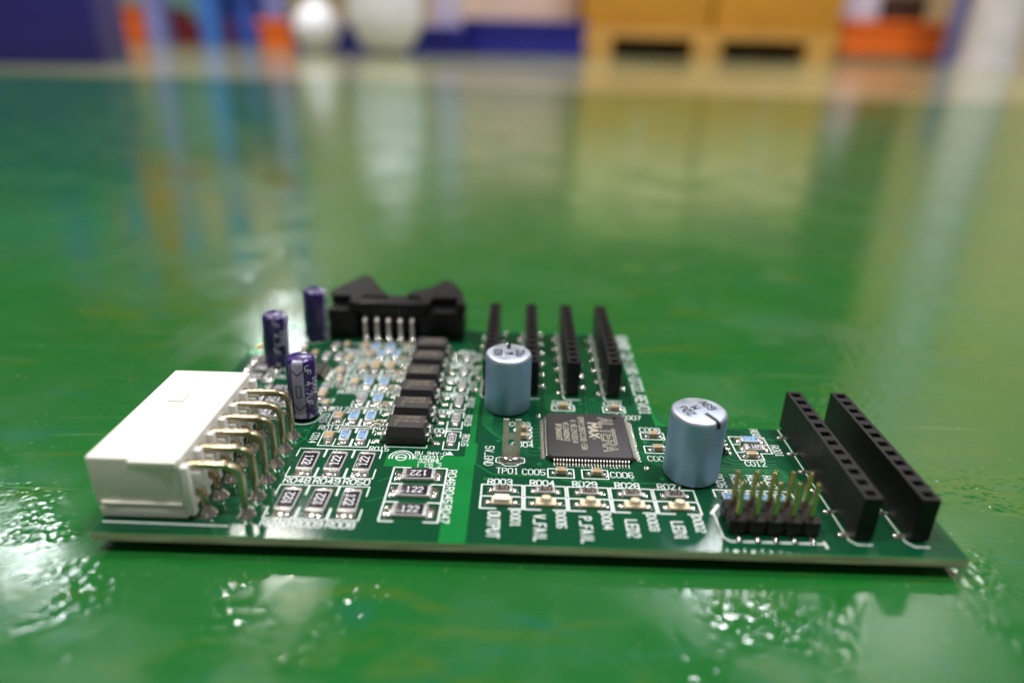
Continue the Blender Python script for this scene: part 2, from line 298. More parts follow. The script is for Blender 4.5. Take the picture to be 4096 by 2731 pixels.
# ------------------------------------------------------------------ component builders
def joint_mesh(wd, ln):
    mb = MB(); mb.box(-ln/2, ln/2, -wd/2, wd/2, .005, .06, 'tin', .02)
    mb.lathe([(1, .03), (.92, .12), (.7, .24), (.35, .33), (.001, .36)], 'tin', 0, 0, 18, ln*.44, wd*.44)
    return mb
def chip_items(name, L, W, H, body, top, pad=.9, txt=None, tcol='rink', th=None, tflip=0, term=.38, narrow=None):
    mb = MB(); mb.box(-L/2+term, L/2-term, -W/2, W/2, .08, H, body, .06)
    if top: mb.box(-L/2+term+.06, L/2-term-.06, -W/2+.1, W/2-.1, H+.001, H+.04, top, .015)
    items = [(name, mb.mesh(name))]
    for sgn in (-1, 1):
        e = MB(); e.box(min(sgn*L/2, sgn*(L/2-term))+0, max(sgn*L/2, sgn*(L/2-term)), -W/2-.01, W/2+.01, .06, H+.015, 'endcap', .1); items.append(('end_terminal', e.mesh('end_terminal')))
        j = MB(); jm = joint_mesh(W*1.05, pad); jm.v = [(x+sgn*(L/2+pad*.42), y, z) for x, y, z in jm.v]; items.append(('solder_joint', jm.mesh('solder_joint')))
    if txt:
        t = MB(); th = th or W*.62; adv = th*.72; tw = adv*len(txt)-adv*.26
        if not tflip: text(t, txt, -tw/2, -th/2, th, adv, 0, th*.14, tcol, z=H+.045)
        else: text(t, txt, tw/2, th/2, th, adv, 180, th*.14, tcol, z=H+.045)
        items.append(('marking', t.mesh('marking')))
    return items
def R2010(txt, flip): return lambda: chip_items('chip_resistor', 5.1, 2.6, .6, 'ceramic', 'rblk', 1.2, txt, 'rink', 1.25, flip, .5)
def R1206(txt, col, ink): return lambda: chip_items('chip_resistor', 3.3, 1.65, .55, 'ceramic', col, 1.0, txt, ink, .95, 0, .42)
def R0805(txt): return lambda: chip_items('chip_resistor', 2.7, 1.45, .5, 'ceramic', 'rblk', .9, txt, 'rink', .75, 0, .36)
def CAP(L=2.0, W=1.3, H=.95): return lambda: chip_items('ceramic_capacitor', L, W, H, 'tan', None, .8, term=.34)
Q = PI/2
# six large resistors at the front left, three stacked ones beside them
for i in range(3):
    place('r2010%d' % (i > 0), R2010('122', i > 0), board, (24.6+i*4.45, 17.95, 0), -Q)
    place('r2010b%d' % (i < 2), R2010('122', i < 2), board, (24.6+i*4.5, 8, 0), -Q)
for y, fl in ((15.2, 1), (10.9, 0), (6.4, 0)): place('r2010s%d' % fl, R2010('122', fl), board, (42.6, y, 0), 0)
for y in (32.4, 37.1, 41.8): place('r2010c', R2010('122', 1), board, (12.6, y, 0), 0)
for y in (46.5, 50.5, 54.4): place('r2010c', R2010('122', 1), board, (5.8, y, 0), 0)
# the repeated input channels
for r in range(6):
    y = 25.9+r*ROW
    if r != 2: place('cap_v', CAP(2.1, 1.5), board, (26.0, y-.7, 0), Q)
    for k, x in enumerate((28.5, 31.5)):
        if r == 2 and k == 0: place('r100', R1206('100', 'rblk', 'rink'), board, (x, y, 0), Q)
        elif r == 4: place('cap_v2', CAP(3.0, 1.6), board, (x, y, 0), Q, label='tan ceramic capacitor among the blue resistors')
        else: place('r4700', R1206('4700', 'rblu', 'dark_ink'), board, (x, y, 0), Q, label='blue chip resistor marked 4700')
    place('r1002%d' % (r == 2), R0805('1002' if r != 2 else '1001'), board, (46.7, y, 0), -Q)
def opto(flip):
    def b():
        mb = MB()
        def fr(x0, x1, y0, y1, X0, X1, Y0, Y1, za, zb):
            vs = [(x0, y0, za), (x1, y0, za), (x1, y1, za), (x0, y1, za), (X0, Y0, zb), (X1, Y0, zb), (X1, Y1, zb), (X0, Y1, zb)]
            mb.add(vs, [[0, 3, 2, 1], [0, 1, 5, 4], [1, 2, 6, 5], [2, 3, 7, 6], [3, 0, 4, 7], [4, 5, 6, 7]], 'mould')
        fr(-3.1, 3.1, -2.2, 2.2, -3.35, 3.35, -2.35, 2.35, .25, 1.75); fr(-3.3, 3.3, -2.32, 2.32, -2.95, 2.95, -1.98, 1.98, 1.752, 3.4)
        mb.box(-2.94, -2.2, -1.95, 1.95, 3.401, 3.43, 'mould')
        its = [('optocoupler', mb.mesh('optocoupler'))]
        for sx in (-1, 1):
            for sy in (-1.27, 1.27):
                l = MB(); l.sweep([(sx*3.2, sy, 1.75), (sx*3.7, sy, 1.8), (sx*3.95, sy, 1.62), (sx*4.1, sy, 1.2), (sx*4.3, sy, .5), (sx*4.5, sy, .2), (sx*4.9, sy, .12), (sx*5.3, sy, .12)], 1.0 if False else .62, .28, 'tinm')
                l.sweep([(sx*3.2, sy, 1.75), (sx*3.75, sy, 1.8)], 1.15, .26, 'tinm'); its.append(('lead', l.mesh('lead')))
                jm = joint_mesh(1.2, 1.5); jm.v = [(x+sx*5.1, y+sy, z*.7) for x, y, z in jm.v]; its.append(('solder_joint', jm.mesh('solder_joint')))
        t = MB(); tt = lambda s, y: text(t, s, -1.95 if not flip else 1.95, y if not flip else -y, .72, .6, 180 if flip else 0, .11, 'lasero', z=3.44)
        tt('*D16H68', .85); tt('SFH6156-3', -.3); tt('V', -1.45)
        its.append(('marking', t.mesh('marking'))); return its
    return b
for r in range(6): place('opto%d' % (r == 3), opto(r == 3), board, (39.15, 26.0+r*ROW, 0), 0)
# small eight-leg chips half hidden behind the capacitors
def soic(n=4, L=5.0):
    def b():
        mb = MB(); mb.box(-1.95, 1.95, -L/2, L/2, .15, 1.6, 'mould', .15); its = [('small_chip', mb.mesh('small_chip'))]
        for sx in (-1, 1):
            for i in range(n):
                y = -(n-1)*.635+i*1.27; l = MB(); l.sweep([(sx*1.9, y, .95), (sx*2.3, y, .95), (sx*2.5, y, .5), (sx*2.7, y, .12), (sx*3.2, y, .1)], .42, .2, 'tinm')
                l.lathe([(1, .01), (.8, .15), (.3, .28), (.001, .3)], 'tin', sx*3.05, y, 12, .5, .35); its.append(('lead', l.mesh('lead')))
        return its
    return b
place('soic', soic(), board, (16.9, 48.8, 0)); place('soic8', soic(4, 5), board, (90.4, 26.2, 0))
for x, y in ((21.9, 49.6), (22.2, 55.2), (24.3, 62.1), (20.9, 39.8)): place('cap_v', CAP(2.1, 1.5), board, (x, y, 0), Q)
for x, y in ((20.6, 43.2), (17.2, 57.4), (19.8, 57.2), (22.4, 58.6), (17.8, 62.4)): place('r1002x', R0805('1002'), board, (x, y, 0), -Q)
for x, y in ((22.6, 36.3), (14.6, 57.6), (20.2, 62.4), (22.8, 45.4), (11.5, 59.5)): place('cap_s', CAP(1.9, 1.1), board, (x, y, 0), Q)
for r in range(6):
    for dy in (0, 1.55): place('cap_t', CAP(1.1, .6, .5), board, (33.3, 30.2+r*ROW-.4+dy*.7, 0))
for x, y in ((26.6, 62), (29.7, 62)): place('r4700', R1206('4700', 'rblu', 'dark_ink'), board, (x, y+.2, 0), Q, label='blue chip resistor marked 4700')
for x, y in ((66.15, 38.0), (75.6, 37.9), (58.6, 29.7), (58.6, 27.1), (64.75, 17.1), (70.3, 17.0), (81.3, 28.9), (81.3, 24.7), (96.6, 23.4)): place('cap_h', CAP(1.9, 1.05), board, (x, y, 0))
place('r4701', R1206('4701', 'rblu', 'dark_ink'), board, (97.8, 28.4, 0), PI, label='blue chip resistor marked 4701'); place('r6811', R1206('6811', 'rblk', 'rink'), board, (97.8, 25.9, 0), PI)
for i in range(4): place('r4700', R1206('4700', 'rblu', 'dark_ink'), board, (89.6+i*2.6, 11.2, 0), Q, label='blue chip resistor behind the gold pins')
# indicator row
def led(step):
    def b():
        mb = MB(); mb.box(-1.5, 1.5, -.75, .75, .06, .5, 'led', .08); its = [('indicator_lamp', mb.mesh('indicator_lamp'))]
        l = MB()
        if step: l.lathe([(1, .5), (.97, .95), (.8, 1.3), (.3, 1.4), (.001, 1.41)], 'led', 0, 0, 20, .85, .6); l.box(-.5, .5, -.66, -.3, .5, .72, 'led', .05)
        else: l.box(-1.12, 1.12, -.66, .66, .5, 1.1, 'ledw', .08)
        its.append(('lens', l.mesh('lens')))
        for sx in (-1, 1): jm = joint_mesh(1.3, 1.1); jm.v = [(x+sx*2.05, y, z) for x, y, z in jm.v]; its.append(('solder_joint', jm.mesh('solder_joint')))
        return its
    return b
for i in range(5):
    x = 52.5+i*6.53+3.15
    place('rled', lambda: chip_items('chip_resistor', 2.9, 1.4, .5, 'ceramic', 'rblk', .95, '4700', 'lasero', .8, 0, .36), board, (x, 12.2, 0))
    place('led%d' % (i > 0), led(i > 0), board, (x, 9.25, 0), label=None if i else 'square pink resin indicator lamp at the left end of the row')

# large square chip with a hundred leads
cb = MB()
def ring(o, z, c): return [(-7+o+c, -7+o, z), (7-o-c, -7+o, z), (7-o, -7+o+c, z), (7-o, 7-o-c, z), (7-o-c, 7-o, z), (-7+o+c, 7-o, z), (-7+o, 7-o-c, z), (-7+o, -7+o+c, z)]
rings = [ring(.22, .12, .5), ring(.02, .62, .5), ring(.02, .72, .5), ring(.12, 1.12, .5), ring(.2, 1.2, .5)]
vs = [v for r_ in rings for v in r_]; fs = [[k*8+i, k*8+(i+1) % 8, (k+1)*8+(i+1) % 8, (k+1)*8+i] for k in range(4) for i in range(8)]
cb.add(vs, fs+[list(range(32, 40)), list(range(8))[::-1]], 'mould')
cb.lathe([(.46, 1.202), (.46, 1.206), (.4, 1.206)], 'blk', 5.2, 5.6, 20)
chip = link('large_chip', cb.mesh('large_chip'), board, (69.8, 27.2, 0))
lm = MB(); lm.sweep([(6.95, 0, .67), (7.2, 0, .67), (7.34, 0, .6), (7.44, 0, .35), (7.52, 0, .14), (7.65, 0, .09), (8.05, 0, .08)], .24, .14, 'tinm'); lm.box(7.5, 8.25, -.14, .14, .005, .05, 'tin', .02)
lm = lm.mesh('lead')
for a in range(4):
    for i in range(25):
        o = link('lead', lm, chip, rot=(0, 0, a*Q)); t = (-6+i*.5)
        o.location = (Matrix.Rotation(a*Q, 3, 'Z') @ Vector((0, t, 0)))*S
mk = MB()
def mt(s, x, y, h, adv, wd, m='laser', z=1.215, sl=0): text(mk, s, x, y, h, adv, -90, wd, m, z=z, slant=sl)
mt('ALTERA', 2.35, 5.5, 2.1, 1.85, .5); mt('ALTERA', 2.35, 5.5, 2.1, 1.85, .2, 'mould', 1.24)
mt('MAX', .35, 3.7, 1.45, 1.65, .46, sl=.15); mt('EPM7128STC100-15N', -1.35, 5.6, .9, .62, .13); mt('K HEJ2410014', -2.75, 4.4, .9, .62, .13); mt('VEJ2480942', -4.1, 3.7, .9, .62, .13); mt('3P2WA0A0T', -5.4, 3.2, .9, .62, .13)
poly_line(mk, [(.95+.2*math.cos(k), -1.35+.2*math.sin(k)) for k in [i*PI/4 for i in range(8)]], .1, 'laser', 1.215, True)
link('marking', mk.mesh('marking'), chip)
fd = MB(); fd.lathe([(.5, .01), (.42, .2), (.2, .3), (.001, .32)], 'tin', 0, 0, 20); fm = fd.mesh('solder_dot')
for x, y in ((61.6, 34.9), (78.6, 19.2), (75.7, 35.8)): link('solder_dot', fm, board, (x, y, 0))

# ------------------------------------------------------------------ female headers
def female(n=12, H=7.2):
    mb = MB(); P_ = 2.54; y0 = -1.27
    for i in range(n):
        a = y0+i*P_; b_ = a+P_; hx, hy = .72, .62; yc = (a+b_)/2
        o = [(-1.25, a), (1.25, a), (1.25, b_), (-1.25, b_)]; inn = [(-hx, yc-hy), (hx, yc-hy), (hx, yc+hy), (-hx, yc+hy)]; dn = [(-hx*.6, yc-hy*.6), (hx*.6, yc-hy*.6), (hx*.6, yc+hy*.6), (-hx*.6, yc+hy*.6)]
        vs = [(x, y, H) for x, y in o]+[(x, y, H) for x, y in inn]+[(x, y, H-.6) for x, y in dn]+[(x, y, H-4) for x, y in dn]
        fs = [[k+8*0, (k+1) % 4, 4+(k+1) % 4, 4+k] for k in range(4)]+[[4+k, 4+(k+1) % 4, 8+(k+1) % 4, 8+k] for k in range(4)]+[[8+k, 8+(k+1) % 4, 12+(k+1) % 4, 12+k] for k in range(4)]+[[12, 13, 14, 15]]
        mb.add(vs, fs, 'blk')
    y1 = y0+n*P_
    mb.add([(-1.25, y0, H), (1.25, y0, H), (1.25, y1, H), (-1.25, y1, H), (-1.25, y0, .35), (1.25, y0, .35), (1.25, y1, .35), (-1.25, y1, .35)], [[0, 1, 5, 4], [1, 2, 6, 5], [2, 3, 7, 6], [3, 0, 4, 7], [4, 5, 6, 7]], 'blk')
    its = [('socket_strip', mb.mesh('socket_strip'))]
    for i in range(n):
        sx = -1 if i % 2 == 0 else 1; l = MB(); y = i*P_
        l.sweep([(0, y, .34), (sx*.4, y, .2), (sx*1.2, y, .15), (sx*2.2, y, .13)], .5, .22, 'tinm'); l.box(min(sx*1.5, sx*3.0), max(sx*1.5, sx*3.0), y-.42, y+.42, .006, .05, 'tin', .02)
        l.lathe([(1, .03), (.85, .2), (.4, .34), (.001, .36)], 'tin', sx*2.3, y, 14, .75, .4); its.append(('lead', l.mesh('lead')))
    return its
for x, y in ((105.9, 4.3), (113.7, 4.4)): place('fh', female, board, (x, y, 0), label=None)
for x in (52.2, 60.3, 68.1, 75.9): place('fh', female, board, (x, 43.9, 0))
# ------------------------------------------------------------------ gold pin header
ph = MB()
for i in range(5):
    for j in range(2):
        x, y = i*2.54, j*2.54; c = .35
        ph.prism([(x-1.25, y-1.25+c), (x-1.25+c, y-1.25), (x+1.25-c, y-1.25), (x+1.25, y-1.25+c), (x+1.25, y+1.25-c), (x+1.25-c, y+1.25), (x-1.25+c, y+1.25), (x-1.25, y+1.25-c)], .4, 2.5, 'blk')
ph.box(-1.0, 11.16, -.9, 3.44, .42, 2.3, 'blk')
hd = link('pin_header', ph.mesh('pin_header'), board, (88.7, 4.7, 0))
pm = MB(); pm.sweep([(0, 0, .3), (0, 0, 7.9), (0, 0, 8.2)], .62, .62, 'gold', r=.12); pm.v = [(x*(.6 if z > 8.1 else 1), y*(.6 if z > 8.1 else 1), z) for x, y, z in pm.v]; pm = pm.mesh('gold_pin')
for i in range(5):
    for j in range(2): link('gold_pin', pm, hd, (i*2.54, j*2.54, 0))
    for sy in (-1, 1):
        l = MB(); yy = -1.9 if sy < 0 else 4.44; l.box(-.4, .4, yy-.75, yy+.75, .006, .06, 'tin', .02); l.lathe([(1, .03), (.8, .18), (.3, .3), (.001, .32)], 'tin', 0, yy, 14, .36, .6); link('solder_joint', l.mesh('solder_joint'), hd, (i*2.54, 0, 0))

# ------------------------------------------------------------------ test blade
tb = MB()
tb.box(-1.45, -.5, -.22, .22, 5.0, 7.6, 'blade', .08); tb.box(.5, 1.45, -.22, .22, 5.0, 7.6, 'blade', .08); tb.box(-1.45, 1.45, -.22, .22, 4.0, 4.998, 'blade'); tb.box(-1.45, -.5, -.22, .22, 2.7, 3.998, 'blade'); tb.box(.5, 1.45, -.22, .22, 2.7, 3.998, 'blade'); tb.box(-1.45, 1.45, -.22, .22, .1, 2.698, 'blade')
bl = link('test_blade', tb.mesh('test_blade'), board, (56.75, 20.65, 0), (math.radians(1), math.radians(1), 0))
dm = MB(); dm.lathe([(1, .01), (.95, .35), (.75, .75), (.4, .98), (.001, 1.02)], 'tin', 0, 0, 28, 2.0, 1.0); link('solder_joint', dm.mesh('solder_joint'), bl, (0, -.55, 0))

# ------------------------------------------------------------------ can capacitors
def can(H, R, ang, back=False):
    mb = MB(); mb.lathe([(R*.86, .25), (R*.97, .35), (R, .7), (R, H*.5), (R, H-.75), (R-.12, H-.35), (R-.45, H-.08), (R-.8, H), (.001, H)], 'can', n=72, ms=['rubber', 'can', 'can', 'can', 'cantop', 'cantop', 'cantop', 'cantop'])
    its = [('can_capacitor', mb.mesh('can_capacitor'))]
    p = MB(); bx, by = math.cos(ang), math.sin(ang); a0 = math.atan2(by, bx)
    rot = math.degrees(ang)+180; up = (-math.sin(math.radians(rot)), math.cos(math.radians(rot))); rd = (math.cos(math.radians(rot)), math.sin(math.radians(rot)))
    fn = lambda u, v, d: (u, v, H+.02+d)
    for s, off, st in (('63V', -2.55, -.9), ('M', -.45, .35), ('22u', 1.45, -.9)): text(p, s, up[0]*off+rd[0]*st, up[1]*off+rd[1]*st, 1.3, .95, rot, .24, 'dark_ink', fn)
    for q in range(7):
        r0, r1 = R*.38+q*(R*.6-.5)/7, R*.38+(q+1)*(R*.6-.5)/7
    w2 = .38
    p.add([(bx*R*.3+by*w2, by*R*.3-bx*w2, H+.012), (bx*(R-.8)+by*w2, by*(R-.8)-bx*w2, H+.012), (bx*(R-.8)-by*w2, by*(R-.8)+bx*w2, H+.012), (bx*R*.3-by*w2, by*R*.3+bx*w2, H+.012)], [[0, 1, 2, 3]], 'dark_ink')
    pr = [(R-.8, H+.012), (R-.44, H-.06), (R-.1, H-.34), (R+.015, H-.75), (R+.015, H-1.1)]
    vs = []
    for r_, z in pr:
        for sg in (-1, 1): vs.append((bx*r_-sg*by*w2, by*r_+sg*bx*w2, z))
    p.add(vs, [[2*i, 2*i+1, 2*i+3, 2*i+2] for i in range(4)], 'dark_ink')
    if back:
        for i, s in enumerate('850'):
            text(p, s, 0, 0, 1, .9, -90, .2, 'dark_ink', lambda u, v, d, i=i: ((R+.02+d)*math.cos(PI*1.03-v/R), (R+.02+d)*math.sin(PI*1.03-v/R), H-2.6-i*1.1+u))
    its.append(('marking', p.mesh('marking'))); return its
place('canR', lambda: can(11.7, 4.3, math.radians(-62)), board, (85.3, 18.1, 0)); place('canL', lambda: can(11.15, 4.2, Q, True), board, (55.8, 38.1, 0))

# ------------------------------------------------------------------ purple sleeved capacitors
def purple(H, ang, printing, to=0):
    R = 2.5
    def b():
        mb = MB(); mb.lathe([(R*.7, .5), (R*.9, .62), (R, .95), (R, 1.5), (R*.955, 1.85), (R*.955, 2.05), (R, 2.4), (R, H-.7), (R-.15, H-.3), (R-.5, H-.05), (R-.75, H), (R-.85, H-.03)], 'purple', n=56)
        its = [('sleeved_capacitor', mb.mesh('sleeved_capacitor'))]
        t = MB(); t.lathe([(R-.82, H-.2), (R-.82, H-.06), (.001, H-.05)], 'cantop', n=40); its.append(('metal_top', t.mesh('metal_top')))
        rub = MB(); rub.lathe([(R*.68, .1), (R*.68, .6)], 'rubber', n=30)
        for sx in (-1, 1): rub.sweep([(sx, 0, .6), (sx, 0, -2.6)], .5, .5, 'tinm', r=1)
        its.append(('rubber_base', rub.mesh('rubber_base')))
        st = MB(); hw = .40; prof = [(R-.7, H+.005), (R-.48, H-.04), (R-.13, H-.3), (R+.02, H-.7), (R+.02, 2.42), (R*.955+.02, 2.06), (R*.955+.02, 1.86), (R+.02, 1.48), (R+.02, .95)]; n = 8; vs = []
        for r_, z in prof:
            for i in range(n+1): a = ang-hw+2*hw*i/n; vs.append((r_*math.cos(a), r_*math.sin(a), z))
        st.add(vs, [[k*(n+1)+i, k*(n+1)+i+1, (k+1)*(n+1)+i+1, (k+1)*(n+1)+i] for k in range(len(prof)-1) for i in range(n)], 'stripe', True); its.append(('stripe', st.mesh('stripe')))
        p = MB()
        def f(u, v, d): return ((R+.045+d)*math.cos(ang+u/R), (R+.045+d)*math.sin(ang+u/R), v)
        f.wrap = True; hu = hw*R
        for zt in (H-1.6, 3.6): 
            for a_, b_ in (((-hu, zt), (0, zt-1)), ((0, zt-1), (hu, zt))): stroke(p, a_, b_, .2, 'dark_ink', f)
        zc = H*.52
        for a_, b_ in (((-.42, zc-1.1), (.42, zc-1.1)), ((.42, zc-1.1), (.42, zc+1.1)), ((.42, zc+1.1), (-.42, zc+1.1)), ((-.42, zc+1.1), (-.42, zc-1.1))): stroke(p, a_, b_, .14, 'dark_ink', f)
        if printing:
            text(p, '4.7uF', 1.3+to, 8.0, 1.0, .98, -90, .15, 'sleeve_ink', f); text(p, '100V', 2.65+to, 8.6, 1.0, .9, -90, .15, 'sleeve_ink', f); text(p, 'uF', 1.3+to, 11.0, 1.0, .98, -90, .15, 'sleeve_ink', f)
            text(p, '4', 1.4+to, 1.5, .9, .9, -90, .15, 'sleeve_ink', f)
        its.append(('sleeve_print', p.mesh('sleeve_print'))); return its
    return b
place('pu1', purple(11.9, math.radians(-87), True), board, (19.75, 32.3, 0), 0, (0, math.radians(1.6)), 'purple sleeved capacitor with grey stripe facing the viewer')
place('pu2', purple(11.4, math.radians(8), True, -4.6), board, (8.1, 52.8, 0), math.radians(-12), (0, math.radians(3.6)), 'purple sleeved capacitor leaning at the left edge')
place('pu3', purple(11.7, math.radians(-8), False), board, (12.3, 66.6, 0), 0, (0, math.radians(3.2)), 'rearmost purple sleeved capacitor beside the black box header')

# ------------------------------------------------------------------ white twelve-pin connector
wc = MB()
wc.box(-.3, 12.4, 3.1, 29.4, 2.4, 10.0, 'nylon', .35, seg=3); wc.box(.1, 12.2, 3.0, 29.2, .35, 2.0, 'nylon', .2); wc.box(.4, 12.0, 3.35, 29.0, 1.9, 2.5, 'nylon'); wc.box(5.6, 12.1, 2.6, 3.3, 8.7, 9.8, 'nylon', .12); wc.box(.6, 11.9, 2.75, 3.2, 2.6, 2.95, 'nylon', .1)
wc.box(3.6, 5.9, 18.5, 21.3, 9.9, 10.35, 'nylon', .3, seg=3)
conn = link('white_connector', wc.mesh('white_connector'), board)
for i in range(7):
    b_ = MB(); b_.box(12.3, 13.4, 2.2+i*4.22+.6, 3.4+i*4.22+.6, 1.0, 8.9, 'nylon', .2); link('rib', b_.mesh('rib'), conn)
def arc(x0, z0, x1, rr, y, z1):
    pts = [(x0, y, z0)]
    for k in range(7): a = Q*k/6; pts.append((x1-rr+rr*math.sin(a), y, z0-rr+rr*math.cos(a)))
    return pts+[(x1, y, z1)]
for i in range(6):
    y = 4.7+i*4.2
    u = MB(); u.sweep(arc(12.2, 8.3, 19.7, 2.0, y, -2.9), 1.0, .9, 'brass', r=.35); link('upper_pin', u.mesh('upper_pin'), conn)
    l = MB(); l.sweep(arc(12.2, 3.7, 14.2, 1.1, y, -2.9), 1.0, .9, 'brass', r=.35); link('lower_pin', l.mesh('lower_pin'), conn)
    b_ = MB(); b_.box(12.3, 14.6, y-.65, y+.65, 4.9, 7.4, 'nylon', .2); link('rib', b_.mesh('rib'), conn)
    for x in (19.7, 14.2):
        j = MB(); j.lathe([(1.35, .01), (1.3, .12), (1.0, .4), (.72, .85), (.56, 1.25)], 'tin', 0, 0, 24); link('solder_joint', j.mesh('solder_joint'), conn, (x, y, 0))

# ------------------------------------------------------------------ black box header with latches at the back
bh = MB()
bh.box(15.3, 21.6, 66.6, 76, .2, 6.0, 'blk', .2); bh.box(35.9, 45.3, 66.6, 76, .2, 6.0, 'blk', .2); bh.box(21.4, 36.1, 69.5, 76, .2, 6.2, 'blk')
bh.box(20.3, 37.6, 66.6, 70.2, 6.25, 8.8, 'blk', .2); bh.box(23.5, 35, 69.0, 76, 6.2, 7.4, 'blk', .1); bh.box(15.3, 20.0, 66.8, 70.6, 6.02, 6.9, 'blk', .15); bh.box(38.2, 43.8, 66.8, 70.6, 6.02, 6.9, 'blk', .15)
box = link('box_header', bh.mesh('box_header'), board)
for poly in ([(15.6, 70.5), (14.6, 72.5), (16.4, 77.5), (19.6, 84.9), (21.6, 84.2), (23.6, 79.4), (26.8, 73.4), (28.2, 70.9), (22.4, 70.9), (21.8, 67.0), (20.2, 67.0), (20.0, 70.7)],
             [(32.2, 72.0), (32.8, 74.6), (36.6, 77.4), (39.2, 82.0), (40.4, 83.2), (42.0, 81.0), (44.6, 74.0), (45.6, 66.8), (43.9, 66.8), (43.7, 70.8), (38.2, 70.8), (37.6, 67.0), (36.4, 67.0), (35.2, 70.8)]):
    l = MB(); l.prism(poly, 6.95, 9.0, 'blk'); link('latch', l.mesh('latch'), box)
for i in range(5):
    for yy, zz in ((66.0, 5.2),):
        l = MB(); x = 23.6+i*2.6; l.sweep([(x, 70, zz), (x, 66.7, zz), (x, 66.1, zz-.4), (x, 66.0, zz-1), (x, 66, -2.6)], .64, .64, 'tinm', side=Vector((1, 0, 0)), r=.15); link('lead', l.mesh('lead'), box)
        j = MB(); j.lathe([(1.05, .01), (1.0, .2), (.75, .6), (.5, .95), (.001, 1.1)], 'tin', x, 65.95, 22); link('solder_joint', j.mesh('solder_joint'), box)

# ================================================================== the floor
def floor_mat():
    m = bpy.data.materials.new('glossy_green_paint'); m.use_nodes = True; nt = m.node_tree; N = nt.nodes; L = nt.links; b = N['Principled BSDF']
    tc = N.new('ShaderNodeTexCoord')
    def noise(scale, det=4, vec=None, dist=0, rough=.5):
        n = N.new('ShaderNodeTexNoise'); n.inputs['Scale'].default_value = scale; n.inputs['Detail'].default_value = det; n.inputs['Distortion'].default_value = dist; n.inputs['Roughness'].default_value = rough
        L.new(vec or tc.outputs['Object'], n.inputs['Vector']); return n.outputs[0]
    def ramp(src, a, b_, ca, cb):
        r = N.new('ShaderNodeValToRGB'); r.color_ramp.elements[0].position = a; r.color_ramp.elements[1].position = b_; r.color_ramp.elements[0].color = (*ca, 1); r.color_ramp.elements[1].color = (*cb, 1); L.new(src, r.inputs[0]); return r.outputs[0]
    def mix(f, a, b_):
        x = N.new('ShaderNodeMix'); x.data_type = 'RGBA'; (L.new(f, x.inputs[0]) if not isinstance(f, float) else None); L.new(a, x.inputs[6]) if not isinstance(a, tuple) else setattr(x.inputs[6], 'default_value', (*a, 1)); L.new(b_, x.inputs[7]) if not isinstance(b_, tuple) else setattr(x.inputs[7], 'default_value', (*b_, 1)); return x.outputs[2]
    def math_(op, a, b_, clamp=False):
        x = N.new('ShaderNodeMath'); x.operation = op; x.use_clamp = clamp
        for i, q in enumerate((a, b_)):
            if isinstance(q, (int, float)): x.inputs[i].default_value = q
            else: L.new(q, x.inputs[i])
        return x.outputs[0]
    mp = N.new('ShaderNodeMapping'); mp.inputs['Rotation'].default_value = (0, 0, .5); mp.inputs['Scale'].default_value = (1, 3.2, 1); L.new(tc.outputs['Object'], mp.inputs[0])
    base = ramp(noise(9, 5, dist=1.2), .35, .65, (.007, .108, .015), (.015, .094, .021))
    m2 = N.new('ShaderNodeMapping'); m2.inputs['Rotation'].default_value = (0, 0, -.7); m2.inputs['Scale'].default_value = (1, 16, 1); L.new(tc.outputs['Object'], m2.inputs[0])
    sc1 = ramp(noise(26, 4, m2.outputs[0], .3), .63, .72, (0, 0, 0), (.6, .6, .6)); base = mix(sc1, base, (.060, .150, .050))
    specks = ramp(noise(900, 2), .70, .74, (0, 0, 0), (1, 1, 1)); base = mix(specks, base, (.10, .16, .08))
    olive = ramp(noise(38, 6, mp.outputs[0], 1.5), .56, .74, (0, 0, 0), (1, 1, 1)); base = mix(olive, base, (.040, .112, .012))
    teal = ramp(noise(30, 5, mp.outputs[0], 2.0), .58, .72, (0, 0, 0), (1, 1, 1)); base = mix(teal, base, (.008, .105, .040))
    L.new(base, b.inputs['Base Color'])
    # gloss: mirror-like film with duller scuffed patches
    patch = ramp(noise(26, 4, dist=.8), .42, .62, (0, 0, 0), (1, 1, 1))
    mr = N.new('ShaderNodeMapRange'); mr.inputs[3].default_value = .12; mr.inputs[4].default_value = .24; L.new(patch, mr.inputs[0])
    b.inputs['Specular IOR Level'].default_value = 1.0
    # relief: slow waves of the poured coat, and clusters of small pimples
    n1 = noise(14, 2);  n2 = noise(150, 2, dist=.4); n3 = noise(560, 1, dist=.2); cl = ramp(noise(70, 4, dist=.3), .48, .66, (0, 0, 0), (1, 1, 1))
    rr = math_('SUBTRACT', mr.outputs[0], math_('MULTIPLY', cl, .13)); L.new(math_('MAXIMUM', rr, .075), b.inputs['Roughness'])
    b1 = N.new('ShaderNodeBump'); b1.inputs['Distance'].default_value = .00022; b1.inputs['Strength'].default_value = .55; L.new(n1, b1.inputs['Height'])
    b2 = N.new('ShaderNodeBump'); b2.inputs['Distance'].default_value = .00005; b2.inputs['Strength'].default_value = .6; L.new(n2, b2.inputs['Height']); L.new(b1.outputs[0], b2.inputs['Normal'])
    b3 = N.new('ShaderNodeBump'); b3.inputs['Distance'].default_value = .00019; L.new(n3, b3.inputs['Height']); L.new(math_('MULTIPLY', cl, .9), b3.inputs['Strength']); L.new(b2.outputs[0], b3.inputs['Normal'])
    L.new(b3.outputs[0], b.inputs['Normal'])
    return m
M['floor'] = floor_mat()
M['pale'] = mat('pale_sealed_concrete', (.27, .28, .14), .14, var=.25, scale=3, rvar=.04, spec=1.0)
fl = MB(); fl.add([(-20, -6, 0), (20, -6, 0), (20, 30, 0), (-20, 30, 0)], [[0, 1, 2, 3]], 'floor'); fo = link('floor', fl.mesh('floor', 1)); fo['kind'] = 'structure'
